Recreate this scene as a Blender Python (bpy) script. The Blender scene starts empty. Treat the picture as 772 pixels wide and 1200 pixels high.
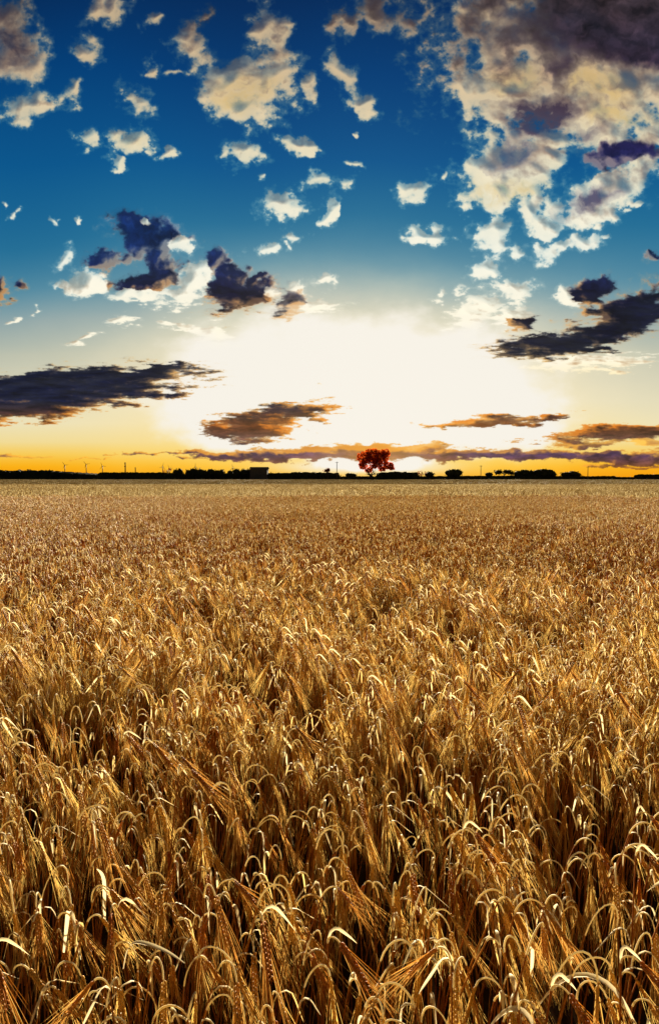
import bpy, math, random
import numpy as np
from mathutils import Vector, Matrix, Euler

C = bpy.context.scene.collection
SC = bpy.context.scene
EYE = 1.80                       # eye height of the photographer
EXPOSURE = 1.95
NISHITA = 0.05
SKYGAIN = 1.0 / 2 ** EXPOSURE / .998
REAR_FILL = 0.12                      # unseen warm clouds added behind the viewer as fill light
SUN_POWER = 5.0
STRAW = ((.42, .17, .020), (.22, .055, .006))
GRAIN = ((.62, .36, .06), (.36, .095, .008))
AWN = ((.80, .56, .16), (.46, .15, .012))
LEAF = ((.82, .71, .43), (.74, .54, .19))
# ---------------------------------------------------------------- sky (numpy)
FPX = 866.0                      # focal length in photo pixels (photo 772 x 1200)
PITCH = math.atan2(40.3, FPX)    # camera looks this far below the horizon

def _hash(ix, iy, seed):
    h = (ix.astype(np.uint32) * np.uint32(374761393) + iy.astype(np.uint32) * np.uint32(668265263) + np.uint32(seed * 974711 + 12345))
    h = (h ^ (h >> np.uint32(13))) * np.uint32(1274126177)
    h = h ^ (h >> np.uint32(16))
    return h

def gnoise(x, y, seed):
    """2-D gradient noise, about -1..1"""
    x0 = np.floor(x); y0 = np.floor(y)
    fx = (x - x0).astype(np.float32); fy = (y - y0).astype(np.float32)
    ix = x0.astype(np.int64).astype(np.uint32); iy = y0.astype(np.int64).astype(np.uint32)
    u = fx * fx * fx * (fx * (fx * 6 - 15) + 10); v = fy * fy * fy * (fy * (fy * 6 - 15) + 10)
    def g(dx, dy):
        a = _hash(ix + np.uint32(dx), iy + np.uint32(dy), seed).astype(np.float32) * np.float32(2 * math.pi / 4294967296.0)
        return np.cos(a) * (fx - dx) + np.sin(a) * (fy - dy)
    n0 = g(0, 0); n1 = g(1, 0); n2 = g(0, 1); n3 = g(1, 1)
    a = n0 + (n1 - n0) * u; b = n2 + (n3 - n2) * u
    return (a + (b - a) * v) * 1.5

def fbm(x, y, seed, octaves=6, gain=0.55, billow=False):
    s = np.zeros(x.shape, np.float32); amp = 1.0; tot = 0.0
    for o in range(octaves):
        n = gnoise(x, y, seed + o * 17)
        if billow: n = 1.0 - 2.0 * np.abs(n)
        s += amp * n; tot += amp
        amp *= gain
        x = x * 2.03 + 11.3; y = y * 2.03 - 7.7
    return s / tot * 1.6

def sstep(a, b, x):
    t = np.clip((x - a) / (b - a), 0, 1)
    return t * t * (3 - 2 * t)

def lerp3(a, b, t):
    return a + (b - a) * t[..., None]

def ramp(x, stops):
    xs = [s[0] for s in stops]
    return np.stack([np.interp(x, xs, [s[1][k] / 255.0 for s in stops]) for k in range(3)], -1).astype(np.float32)

# cx, cy, rx, ry, rot(deg, clockwise in the picture), tone (0 pale .. 1 dark), strength
CL = [
 # upper left
 (22,58,40,42,0,.38,1.0),(8,20,40,24,0,.42,1.0),(30,125,27,22,0,.28,1.05),(105,62,30,20,0,.25,.72),(80,112,14,20,20,.25,.72),(128,12,32,20,0,.34,.85),(180,27,12,10,0,.3,.7),
 (286,92,56,40,20,.22,1.15),(224,52,26,32,25,.36,.95),(314,40,22,42,-10,.28,.98),(293,124,24,17,0,.05,1.05),(240,18,16,18,0,.42,.65),(357,100,14,22,0,.22,.85),(203,88,30,8,5,.3,.62),(334,104,14,16,0,.15,.9),
 (165,120,27,20,35,.2,.8),(178,80,10,10,0,.2,.72),(112,163,16,16,40,.15,.85),(150,163,23,21,0,.1,1.0),(134,188,16,8,30,.1,.85),
 (280,180,32,18,15,.1,1.0),(352,172,28,11,10,.12,.9),(308,212,13,11,0,.1,.82),(370,214,28,13,0,.06,.98),(330,240,32,15,-5,.06,1.0),(348,275,18,11,-15,.06,.88),(313,294,18,9,0,.05,.9),(338,290,10,8,0,.05,.85),(388,252,9,17,0,.06,.85),(198,182,18,7,-20,.2,.68),
 (4,245,7,6,0,.2,.7),(20,255,10,6,0,.25,.62),(64,260,6,7,0,.25,.62),(88,258,7,7,0,.25,.6),(422,158,6,6,0,.2,.65),
 # upper middle / right
 (446,15,46,26,25,.5,.74),(404,22,22,22,0,.5,.62),(540,8,16,13,0,.35,.9),(566,10,12,11,0,.35,.85),(410,100,36,18,42,.12,.98),(428,122,14,16,0,.12,.8),(412,190,9,9,0,.15,.8),(492,220,30,17,-15,.06,.98),(529,202,11,8,-15,.15,.75),(487,274,17,9,0,.08,.92),(511,274,18,11,0,.06,.95),
 (650,62,100,72,10,.50,1.35),(598,112,58,38,0,.28,1.15),(715,105,74,60,0,.30,1.35),(735,20,110,60,0,.82,1.45),(548,116,18,18,0,.1,.9),(575,60,30,40,0,.34,1.0),(590,20,40,30,0,.45,1.1),
 (600,195,56,40,10,.20,1.1),(578,228,36,20,0,.05,1.05),(625,245,22,14,0,.1,.9),(645,160,40,20,10,.3,1.0),
 (700,232,72,24,-22,.22,1.05),(650,268,30,12,-20,.1,.95),(752,200,34,24,-15,.3,1.05),(720,180,60,15,5,.86,.95),(742,240,22,8,-20,.3,.75),
 (579,272,22,28,10,.06,1.0),(660,290,50,13,-17,.1,.96),(612,296,20,12,0,.1,.85),(565,317,21,13,-10,.05,.95),
 (604,340,28,15,-10,.05,.95),(560,372,36,24,0,.03,1.05),(510,345,12,7,0,.05,.8),(540,343,16,7,0,.05,.85),(606,366,24,12,-15,.05,.9),
 (690,347,27,17,-30,.92,1.05),(666,352,18,18,0,.12,.95),(604,376,16,9,-12,.95,1.0),
 (648,405,56,13,-4,.97,1.15),(744,368,50,23,-22,.93,1.15),(700,390,48,16,-10,.97,1.1),(680,424,80,8,-5,.12,.85),(720,428,50,7,-5,.3,.8),
 (760,300,10,8,-20,.8,.75),(716,274,10,6,-20,.3,.6),
 # centre left
 (176,282,36,25,20,.88,1.1),(168,262,11,7,15,.02,1.0),(208,286,20,15,30,.05,1.0),(192,303,28,15,10,.9,1.05),(182,327,42,14,-5,.86,1.08),(228,326,28,20,-10,.08,1.05),(212,346,38,13,0,.06,.95),(160,345,36,10,0,.1,.85),
 (78,305,20,16,-25,.12,.9),(100,330,26,18,-15,.2,.88),(66,334,12,10,0,.25,.7),(123,302,26,9,-8,.85,.8),(5,343,22,11,-10,.9,.9),(74,335,14,12,0,.4,.6),
 (22,376,9,7,0,.15,.75),(45,365,8,8,0,.3,.6),(138,377,22,6,0,.06,.85),(197,377,16,8,0,.05,.8),(220,383,20,9,0,.05,.8),(95,397,19,8,-10,.35,.75),
 (253,302,18,20,0,.85,.82),(275,325,20,14,-20,.88,.95),(282,347,40,17,-8,.97,1.15),(300,328,12,9,0,.85,.9),(341,352,18,22,30,.55,.85),(320,342,16,14,0,.4,.85),
 (253,392,28,17,0,.03,.85),(375,356,32,13,0,.03,.85),(385,330,16,9,0,.05,.75),(352,335,14,8,0,.08,.7),
 # low bands
 (74,456,112,19,-4,.99,1.25),(180,438,58,9,-6,.96,1.05),(30,476,64,15,-3,.9,1.1),(225,433,14,4,-8,.9,.85),
 (298,500,46,15,-4,.78,1.12),(346,480,50,8,-4,.7,.95),(262,506,20,9,0,.9,1.0),(370,492,12,5,0,.6,.8),
 (575,494,78,5,-4,.60,1.0),(640,489,22,4,-6,.75,.85),(375,450,10,3,0,.5,.5),
 (720,508,84,8,-5,.72,1.05),(757,520,26,7,-4,.4,.95),(690,520,50,3,-3,.5,.8),
 (595,531.5,220,5.4,.3,.96,1.15),(350,532.5,95,6.5,0,.84,1.1),(268,534,36,5,2,.8,.95),(440,530,90,9,0,.6,1.05),(725,538,80,5,2,.85,1.0),(480,524,60,5,0,.5,.7),
 (730,547,60,2.2,0,.55,.9),(20,534,34,2.4,0,.5,.85),(190,532,66,2.2,-1,.6,.85),(240,537,34,1.8,0,.5,.75),(110,537,40,1.4,0,.4,.6),
]
# broad grey patches (+) and sunlit patches (-) within the big clouds
PATCH = [(645,128,52,17,-5,.75),(655,88,12,14,0,.5),(618,150,26,12,0,.5),(600,182,30,16,0,.35),(735,22,90,46,0,.6),(560,30,24,30,0,.25),(690,236,26,10,-20,.6),(640,30,40,20,0,.35),(700,150,26,10,0,.35),
         (690,108,46,26,10,-.5),(600,92,26,18,0,-.3),(720,140,40,14,0,-.35),(590,225,40,14,0,-.35),(250,22,34,26,0,.45),(262,62,22,10,-10,.3),(288,105,34,20,0,-.4),(18,30,34,40,0,.3),(12,62,26,20,0,.2),(440,12,40,20,0,.25),(150,160,14,10,0,-.2)]
HOLES = [(263,44,26,26,10),(606,68,16,9,-20),(620,190,20,15,0),(602,178,8,7,0),(574,158,26,9,10),(560,62,14,22,0),(636,262,16,10,0),(668,196,14,12,0),(540,170,14,10,0),(716,186,40,12,8),(690,258,14,5,-20),(640,205,8,10,0)]
SUNPX, SUNPY = 430.0, 468.0

def sky_colour(px, py, clouds=True):
    """display (sRGB) colour of the sky towards a direction, given as the coordinates that direction has on a plane one focal
    length ahead of a viewer who faces the sun (pixels, y down, horizon at 559)"""
    px = px.astype(np.float32); py = py.astype(np.float32)
    dx = px - 421.0
    # clear air: blue overhead (unseen top darkened to cut blue fill), pale, then amber at the horizon
    side = np.clip(np.abs(dx) / 400.0, 0, 1)
    left = sstep(0.0, -430.0, dx)
    e = py + 22 * gnoise(px / 240.0, py / 200.0, 5) * sstep(470, 330, py) + side * 26 * sstep(150, 330, py)* sstep(470, 400, py)*-1
    base = ramp(e, [(-1500,(4,12,30)),(-300,(2,24,60)),(0,(2,44,92)),(90,(0,62,118)),(190,(6,86,140)),(255,(34,110,150)),(305,(80,136,160)),(350,(142,164,166)),(395,(186,190,172)),(440,(206,204,180)),
                    (496,(234,224,186)),(518,(240,218,150)),(533,(247,200,80)),(547,(250,174,18)),(562,(244,150,4)),(700,(120,70,10)),(1200,(60,38,14))])
    # the glare of the low sun behind thin cloud
    wob = 0.16 * fbm(px / 95.0, py / 60.0, 41, 5)
    r = (np.abs(dx / 268.0) ** 2.3 + np.abs(np.where(py < 478, (py - 478) / 124.0, (py - 478) / 72.0)) ** 2.3) ** (1 / 2.3)
    halo = np.exp(-np.clip(r - 0.62 + wob * .5, 0, None) ** 2 / 0.34)
    core = sstep(1.02, 0.78, r + wob)
    low = np.exp(-((py - 547) / 9.0) ** 2) * np.exp(-np.abs((px - 428) / 104.0) ** 3)
    glowc = ramp(py, [(250,(236,224,196)),(380,(250,236,202)),(470,(252,236,196)),(520,(252,222,140)),(550,(255,224,120))])
    col = lerp3(base, glowc, 0.86 * halo)
    white = np.array([246, 241, 230], np.float32) / 255
    col = lerp3(col, np.broadcast_to(white, col.shape), np.clip(core + low * 0.95, 0, 1))
    glow = np.clip(core + halo * .5, 0, 1)
    if not clouds:
        return np.clip(col, 0, 1)
    # ---- clouds
    st = 1.0 + 1.1 * sstep(330, 540, py)                       # flatter towards the horizon
    yy = py * st
    wx = 15 * fbm(px / 60.0, yy / 60.0, 3, 4); wy = 11 * fbm(px / 60.0, yy / 60.0, 9, 4)
    wx = wx + 5.5 * fbm(px / 17.0, yy / 15.0, 23, 4, .6); wy = wy + 4.5 * fbm(px / 17.0, yy / 15.0, 29, 4, .6)
    qx = px + wx * (1 - .3 * sstep(380, 520, py)); qy = py + wy / st
    D = np.full(px.shape, -2.0, np.float32); W = np.full(px.shape, 1e-6, np.float32); T = np.zeros(px.shape, np.float32)
    for cx, cy, rx, ry, rot, tone, k in CL:
        if tone < .5: rx, ry = (rx * .86, ry * .86) if rx < 42 else (rx * .94, ry * .92)
        m = (np.abs(px - cx) < rx * 2.6 + 40) & (np.abs(py - cy) < ry * 2.6 + rx * abs(math.sin(math.radians(rot))) + 34)
        if not m.any(): continue
        c, s = math.cos(math.radians(rot)), math.sin(math.radians(rot))
        ax = qx[m] - cx; ay = qy[m] - cy
        a = (ax * c + ay * s) / rx; b = (-ax * s + ay * c) / ry
        f = k * 0.92 - 0.80 * np.sqrt(a * a + b * b + 1e-4)
        d = D[m]; h = np.clip(0.5 + 0.5 * (f - d) / 0.28, 0, 1)
        D[m] = d + (f - d) * h + 0.28 * h * (1 - h) * 0.5
        w = np.exp(np.clip(f, -2, 1.5) * 7.0)
        W[m] += w; T[m] += w * tone
    T = T / W
    # sky outside the picture: scattered cloud of the same kind
    out = np.clip(np.maximum(np.maximum(-px, px - 772), -py) / 120.0, 0, 1) * sstep(540, 380, py)
    if (out > 0).any():
        g = fbm(px / 190.0, yy / 150.0, 71, 3)
        D = np.maximum(D, np.where(out > 0, (g * 1.5 - 0.35) * out - (1 - out) * 2, -2))
        T = np.where((out > 0.0) & (W < 1e-3), 0.35 + 0.3 * g, T)
    n1 = fbm(px / 46.0, yy / 40.0, 101, 7, 0.54)
    n3 = fbm(px / 13.0, yy / 10.0, 211, 5, 0.65)
    holes = np.zeros(px.shape, np.float32)
    for cx, cy, rx, ry, rot in HOLES:
        c, s = math.cos(math.radians(rot)), math.sin(math.radians(rot))
        a = ((qx - cx) * c + (qy - cy) * s) / rx; b = (-(qx - cx) * s + (qy - cy) * c) / ry
        holes = np.maximum(holes, np.exp(-(a * a + b * b)))
    n2 = fbm(px / 26.0 + 5, yy / 22.0, 151, 5, 0.6, billow=True)
    dens = D + (0.46 + 0.10 * sstep(300, 0, py) + 0.12 * sstep(.5, .2, T)) * n1 + 0.20 * n2 + 0.20 * n3 * np.exp(-np.clip(D - .1, 0, 9) * 4) - 0.17
    dens -= 0.55 * holes * sstep(200, 40, py)
    soft = 0.24 + 0.16 * sstep(220, 0, py) - 0.04 * sstep(.5, .8, T)
    thin = np.clip(dens / soft, 0, None)
    alpha = 1 - np.exp(-2.6 * thin ** 1.35)
    alpha = np.maximum(alpha * (0.93 + 0.07 * n1), 0.24 * sstep(-.26, .12, dens) * np.clip(.6 + .8 * n2, 0, 1) * sstep(470, 380, py))
    thick = np.clip(dens, 0, 1.3)
    # light arriving through the cloud from the sun's side
    def at(off):
        return off
    vx = SUNPX - px; vy = SUNPY - py
    vl = np.sqrt(vx * vx + vy * vy) + 1e-3
    ux, uy = vx / vl, vy / vl
    H, Wd = px.shape
    gx = np.gradient(px, axis=1); gy = np.gradient(py, axis=0)
    ii, jj = np.mgrid[0:H, 0:Wd].astype(np.float32)
    od = np.zeros(px.shape, np.float32)
    for stp in (3, 7, 12, 18, 26):
        si = np.clip(ii + uy * stp / np.where(np.abs(gy) < 1e-3, 1, gy), 0, H - 1).astype(np.int32)
        sj = np.clip(jj + ux * stp / np.where(np.abs(gx) < 1e-3, 1, gx), 0, Wd - 1).astype(np.int32)
        od += np.clip(dens[si, sj], 0, 1.2) * (0.5 if stp > 12 else 0.8)
    T = np.clip(T + 0.10 * n1 * (T > .15), 0, 1)
    lit = np.exp(-(0.30 + 0.6 * T) * od) * 0.62 + 0.38 * np.exp(-1.1 * thick * (0.5 + T))
    n5 = fbm(qx / 13.0 + 9.0, qy * st / 10.0, 351, 4, 0.6)
    n4 = fbm(qx / 34.0 + 3.0, qy * st / 24.0, 307, 5, 0.55)
    pat = np.zeros(px.shape, np.float32)
    for cx, cy, rx, ry, rot, k in PATCH:
        c, s = math.cos(math.radians(rot)), math.sin(math.radians(rot))
        a = ((qx - cx) * c + (qy - cy) * s) / rx; b = (-(qx - cx) * s + (qy - cy) * c) / ry
        pat += k * np.exp(-(a * a + b * b) ** 1.3) * np.clip(1 + 0.9 * n4 + 0.5 * n5, 0, 2)
    lit = lit * (1 + 0.22 * n2) + (0.42 * n4 + 0.22 * n5) * (1 - .4 * sstep(.5, .8, T)) + 0.10 * n1 - pat * 0.75
    near = np.exp(-(vl / 260.0) ** 2)
    sm = dens.copy()
    for _ in range(2):
        sm = (sm + np.roll(sm, 1, 0) + np.roll(sm, -1, 0) + np.roll(sm, 1, 1) + np.roll(sm, -1, 1)) / 5
    gyv, gxv = np.gradient(sm)
    gxv = gxv / np.where(np.abs(gx) < 1e-3, 1, gx); gyv = gyv / np.where(np.abs(gy) < 1e-3, 1, gy)
    emb = -(gxv * ux + gyv * uy)
    emb = np.clip(emb * 9.0, -1, 1)
    for st_ in (1, 2, 2, 3):
        for ax_ in (0, 1): sm = (sm + np.roll(sm, st_, ax_) + np.roll(sm, -st_, ax_)) / 3
    g2y, g2x = np.gradient(sm)
    emb2 = np.clip(-(g2x / np.where(np.abs(gx) < 1e-3, 1, gx) * ux + g2y / np.where(np.abs(gy) < 1e-3, 1, gy) * uy) * 22.0, -1, 1)
    lit = np.clip(lit + 0.30 * emb + 0.34 * emb2, 0, 1.5)
    alpha = alpha * np.clip(1 - 0.42 * np.clip(-emb2 + .25 * n4, 0, 1) * sstep(.6, .3, T), 0, 1)
    # pale clouds
    bright = ramp(py, [(-300,(150,130,108)),(0,(196,168,132)),(90,(216,186,146)),(170,(234,214,178)),(300,(250,242,222)),(420,(252,240,212)),(500,(252,196,92)),(560,(250,170,40))])
    shade = ramp(py, [(-300,(58,48,54)),(0,(92,76,78)),(100,(132,104,88)),(200,(150,124,112)),(330,(176,160,140)),(460,(190,140,90)),(520,(180,110,50))])
    pl = np.clip(0.60 + 1.15 * (lit - 0.42) + 0.26 * (1 - T * 3.0).clip(0, 1), 0, 1.15)
    pale = lerp3(shade, bright, pl)
    pale = lerp3(pale, ramp(py, [(0,(222,176,110)),(150,(236,196,120)),(400,(250,230,190))]), np.clip(-pat * 1.6, 0, .75))
    pale = lerp3(pale, ramp(py, [(0,(52,40,44)),(120,(66,46,60)),(200,(86,74,104)),(300,(90,80,100))]), np.clip(pat * 1.5 + .15 * n4, 0, .9) * (pat > 0.02))
    # dark clouds: navy or purple hearts, warm where light comes through
    heart = ramp(py, [(0,(58,44,46)),(90,(50,36,52)),(170,(34,26,66)),(270,(14,36,82)),(330,(18,22,56)),(350,(10,10,30)),(420,(3,8,26)),(470,(8,13,40)),(498,(92,46,20)),(515,(80,52,46)),(532,(62,40,84)),(552,(120,70,30))])
    fringe = ramp(py, [(0,(160,130,100)),(150,(170,120,110)),(250,(96,124,160)),(310,(150,134,124)),(345,(206,140,78)),(420,(220,170,96)),(480,(222,132,36)),(500,(226,120,24)),(520,(190,120,50)),(540,(240,160,60))])
    amt = np.clip(1.2 * np.clip(lit, 0, 2) ** 1.9 - 0.26, 0, 1)
    heart = np.clip(heart * (1 + 0.5 * n4 + 0.22 * n5)[..., None], 0, 1)
    amt = amt * (1 - .6 * sstep(.88, .98, T) * sstep(0.02, .3, thick))
    dark = lerp3(heart, fringe, amt)
    rim = sstep(0.34, 0.06, thick) * (0.35 + 0.65 * near)
    dark = lerp3(dark, bright, rim * 0.55 * np.clip(lit * 1.5, 0, 1))
    ccol = lerp3(pale, dark, sstep(0.38, 0.70, T))
    # glare washes over pale cloud near the sun
    ccol = lerp3(ccol, np.broadcast_to(white, ccol.shape), np.clip(core * (1 - sstep(.3, .6, T)) * .9, 0, 1))
    ccol = lerp3(ccol, ramp(py, [(400,(255,230,190)),(500,(252,150,20)),(530,(250,170,50))]), np.exp(-((px-445)/90.)**2) * sstep(470, 500, py) * 0.55)
    tr = 1 - 0.25 * (1 - T)
    return np.clip(lerp3(col, ccol, alpha * (0.97)), 0, 1)

def to_linear(c):
    return np.where(c <= 0.04045, c / 12.92, ((c + 0.055) / 1.055) ** 2.4).astype(np.float32)
# ---------------------------------------------------------------- camera
cam = bpy.data.cameras.new("camera")
cam.sensor_fit = 'VERTICAL'; cam.sensor_height = 24.0
cam.lens = 24.0 * FPX / 1200.0
cam.clip_start = 0.05; cam.clip_end = 40000.0
camo = bpy.data.objects.new("camera", cam); C.objects.link(camo)
camo.location = (0, 0, EYE)
camo.rotation_euler = (math.pi / 2 - PITCH, 0, 0)
SC.camera = camo
SC.view_settings.view_transform = 'Standard'; SC.view_settings.look = 'None'
SC.view_settings.exposure = EXPOSURE; SC.view_settings.gamma = 1.0; SC.view_settings.use_curve_mapping = False

def ray(px, py):
    """direction from the eye for a point of the photograph"""
    x = (px - 386.0) / FPX; z = (600.0 - py) / FPX
    c, s = math.cos(PITCH), math.sin(PITCH)
    return Vector((x, c + s * z, -s + c * z))

def spot(px, dist, z=0.0):
    d = ray(px, 559.0)
    return Vector((d.x / d.y * dist, dist, z))

def height_at(py, dist):
    """height above the ground of something seen at picture row py, dist metres away"""
    d = ray(386, py)
    return EYE + d.z / d.y * dist

# ---------------------------------------------------------------- world: Nishita daylight plus the evening clouds
SUN_AZ = math.atan2(SUNPX - 386.0, FPX)
SUN_EL = math.radians(13.0)

def cloud_panorama(deg=20):
    """the whole sky computed as numbers: columns are compass directions (the sun's in the middle), rows are elevations -6..90"""
    w, h = 360 * deg, 96 * deg
    az = (np.arange(w, dtype=np.float32) + .5) / w * 2 * math.pi - math.pi
    el = (np.arange(h, dtype=np.float32) + .5) / h * math.radians(96) - math.radians(6)
    def coords(a, e):
        A, E = np.meshgrid(a, e)
        ac = np.clip(A, -1.22, 1.22)
        sec = 1 / np.cos(np.clip(A, -.75, .75))
        Y = np.ones_like(A); X = np.tan(ac); Z = np.tan(np.clip(E, -.3, 1.47)) * sec
        c, s = math.cos(PITCH), math.sin(PITCH)
        Yc = np.maximum(c * Y - s * Z, .12); Zc = s * Y + c * Z
        return 386 + FPX * X / np.where(np.abs(A) < .75, Yc, 1.0) , np.clip(600 - FPX * Zc / Yc, -1600, 720)
    pic = np.zeros((h, w, 4), np.float32); pic[..., 3] = 1
    st = 4
    bx, by = coords(az[::st], el[::st])
    base = to_linear(sky_colour(bx, by, clouds=False))
    A4, E4 = np.meshgrid(az[::st], el[::st])
    cx_ = (np.cos(A4) * 260 / (np.clip(E4, .03, 2) + .25)); cy_ = (np.sin(A4) * 260 / (np.clip(E4, .03, 2) + .25))
    cov = sstep(-.25, .35, fbm(cx_ / 180, cy_ / 180, 811, 6) + .25 * np.cos(2 * E4)) * sstep(math.radians(48), math.radians(80), np.abs(A4))
    lit_e = to_linear(ramp(np.degrees(E4), [(-6, (236, 190, 140)), (4, (250, 214, 166)), (18, (255, 232, 196)), (50, (236, 220, 200)), (90, (190, 186, 184))])) * REAR_FILL
    base = base * (1 - cov[..., None] * .94) + lit_e * (cov[..., None] * .94)
    pic[..., :3] = np.repeat(np.repeat(base, st, 0), st, 1)
    half = 62 * deg
    i0, i1 = w // 2 - half, w // 2 + half
    j1 = 62 * deg
    px, py = coords(az[i0:i1], el[:j1])
    # rows must run downwards in the picture for the cloud shading
    front = to_linear(sky_colour(px[::-1], py[::-1]))[::-1]
    A, E = np.meshgrid(az[i0:i1], el[:j1])
    f = sstep(math.radians(62), math.radians(46), np.abs(A)) * sstep(math.radians(61), math.radians(48), E)
    pic[:j1, i0:i1, :3] = pic[:j1, i0:i1, :3] * (1 - f[..., None]) + front * f[..., None]
    img = bpy.data.images.new("evening_sky", w, h, alpha=False, float_buffer=True)
    img.colorspace_settings.name = 'Non-Color'
    img.pixels.foreach_set(pic.ravel())
    img.update()
    return img

world = bpy.data.worlds.new("World"); SC.world = world
world.use_nodes = True
nt = world.node_tree; nt.nodes.clear()
N = nt.nodes.new; L = nt.links.new
out = N('ShaderNodeOutputWorld'); add = N('ShaderNodeMixShader'); add.inputs[0].default_value = .998
bgn = N('ShaderNodeBackground'); bgc = N('ShaderNodeBackground')
skyt = N('ShaderNodeTexSky'); skyt.sky_type = 'NISHITA'; skyt.sun_disc = False
skyt.sun_elevation = SUN_EL; skyt.sun_rotation = SUN_AZ
skyt.altitude = 50; skyt.dust_density = 1.5
bgn.inputs['Strength'].default_value = NISHITA
L(skyt.outputs[0], bgn.inputs[0])
tc = N('ShaderNodeTexCoord'); sep = N('ShaderNodeSeparateXYZ'); L(tc.outputs['Generated'], sep.inputs[0])
at2 = N('ShaderNodeMath'); at2.operation = 'ARCTAN2'; L(sep.outputs['X'], at2.inputs[0]); L(sep.outputs['Y'], at2.inputs[1])
u = N('ShaderNodeMath'); u.operation = 'MULTIPLY_ADD'; L(at2.outputs[0], u.inputs[0]); u.inputs[1].default_value = 1 / (2 * math.pi); u.inputs[2].default_value = .5
asn = N('ShaderNodeMath'); asn.operation = 'ARCSINE'; L(sep.outputs['Z'], asn.inputs[0])
v = N('ShaderNodeMath'); v.operation = 'MULTIPLY_ADD'; L(asn.outputs[0], v.inputs[0]); v.inputs[1].default_value = 1 / math.radians(96); v.inputs[2].default_value = 6 / 96
uv = N('ShaderNodeCombineXYZ'); L(u.outputs[0], uv.inputs[0]); L(v.outputs[0], uv.inputs[1])
tex = N('ShaderNodeTexImage'); tex.image = cloud_panorama(); tex.extension = 'EXTEND'; tex.interpolation = 'Linear'
L(uv.outputs[0], tex.inputs[0]); L(tex.outputs['Color'], bgc.inputs[0]); bgc.inputs['Strength'].default_value = SKYGAIN
L(bgn.outputs[0], add.inputs[1]); L(bgc.outputs[0], add.inputs[2]); L(add.outputs[0], out.inputs[0])

sun = bpy.data.lights.new("sun", 'SUN'); sun.energy = SUN_POWER; sun.angle = math.radians(0.5); sun.color = (1.0, 0.86, 0.62)
suno = bpy.data.objects.new("sun", sun); C.objects.link(suno)
sd = Vector((math.sin(SUN_AZ) * math.cos(SUN_EL), math.cos(SUN_AZ) * math.cos(SUN_EL), math.sin(SUN_EL)))
suno.rotation_euler = sd.to_track_quat('Z', 'Y').to_euler()
suno.location = (0, 0, 60)

# ---------------------------------------------------------------- materials
def material(name, col, col2=None, rough=.7, transl=0.0, scale=8.0, attr=None, spread=.35, spec=.3):
    m = bpy.data.materials.new(name); m.use_nodes = True
    t = m.node_tree; t.nodes.clear(); N = t.nodes.new; L = t.links.new
    o = N('ShaderNodeOutputMaterial'); p = N('ShaderNodeBsdfPrincipled')
    p.inputs['Roughness'].default_value = rough
    p.inputs['Specular IOR Level'].default_value = spec
    mix = N('ShaderNodeMix'); mix.data_type = 'RGBA'
    mix.inputs[6].default_value = (*col, 1); mix.inputs[7].default_value = (*(col2 or [c * .6 for c in col]), 1)
    no = N('ShaderNodeTexNoise'); no.inputs['Scale'].default_value = scale; no.inputs['Detail'].default_value = 3
    g = N('ShaderNodeTexCoord'); L(g.outputs['Object'], no.inputs['Vector'])
    if attr:
        a = N('ShaderNodeAttribute'); a.attribute_name = attr
        ma = N('ShaderNodeMath'); ma.operation = 'MULTIPLY_ADD'; L(no.outputs['Fac'], ma.inputs[0]); ma.inputs[1].default_value = spread
        sb = N('ShaderNodeMath'); sb.operation = 'SUBTRACT'; L(a.outputs['Fac'], sb.inputs[0]); sb.inputs[1].default_value = spread * .5
        ia = N('ShaderNodeAttribute'); ia.attribute_type = 'INSTANCER'; ia.attribute_name = 'tone'     # patches of the field ripen differently
        s2 = N('ShaderNodeMath'); s2.operation = 'ADD'; L(sb.outputs[0], s2.inputs[0]); L(ia.outputs['Fac'], s2.inputs[1])
        L(s2.outputs[0], ma.inputs[2]); L(ma.outputs[0], mix.inputs[0])
    else:
        mr = N('ShaderNodeMapRange'); mr.inputs[1].default_value = .3; mr.inputs[2].default_value = .7
        L(no.outputs['Fac'], mr.inputs[0]); L(mr.outputs[0], mix.inputs[0])
    L(mix.outputs[2], p.inputs['Base Color'])
    if transl > 0:
        tr = N('ShaderNodeBsdfTranslucent'); L(mix.outputs[2], tr.inputs['Color'])
        ms = N('ShaderNodeMixShader'); ms.inputs[0].default_value = transl
        L(p.outputs[0], ms.inputs[1]); L(tr.outputs[0], ms.inputs[2]); L(ms.outputs[0], o.inputs[0])
    else:
        L(p.outputs[0], o.inputs[0])
    return m

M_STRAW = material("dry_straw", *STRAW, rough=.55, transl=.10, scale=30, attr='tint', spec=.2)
M_EAR = material("barley_grain", *GRAIN, rough=.6, transl=.12, scale=120, attr='tint', spec=.2)
M_AWN = material("barley_awn", *AWN, rough=.6, transl=.45, scale=30, attr='tint', spec=.12)
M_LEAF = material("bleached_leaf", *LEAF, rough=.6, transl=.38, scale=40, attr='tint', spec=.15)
M_FAR = material("far_barley", (.44, .31, .12), (.20, .11, .03), rough=1.0, transl=.12, scale=2, attr='tint', spec=0)
MATS = [M_STRAW, M_EAR, M_AWN, M_LEAF, M_FAR]
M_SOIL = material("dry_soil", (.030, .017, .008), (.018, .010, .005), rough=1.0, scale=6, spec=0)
M_LAND = material("far_land", (.085, .075, .035), (.05, .05, .022), rough=1.0, scale=.02, spec=0)
M_DARKLEAF = material("hedge_leaf", (.030, .034, .014), (.016, .018, .008), rough=.75, transl=.08, scale=.6, spec=.05)
M_FLARELEAF = material("flare_red_leaf", (.62, .085, .004), (.30, .030, .003), rough=.8, transl=.6, scale=.35, spec=.05)  # leaf colour holds the red glow of flare and backlight
M_REDLEAF = material("rusty_leaf", (.20, .030, .012), (.07, .015, .01), rough=.6, transl=.5, scale=.5)
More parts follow.
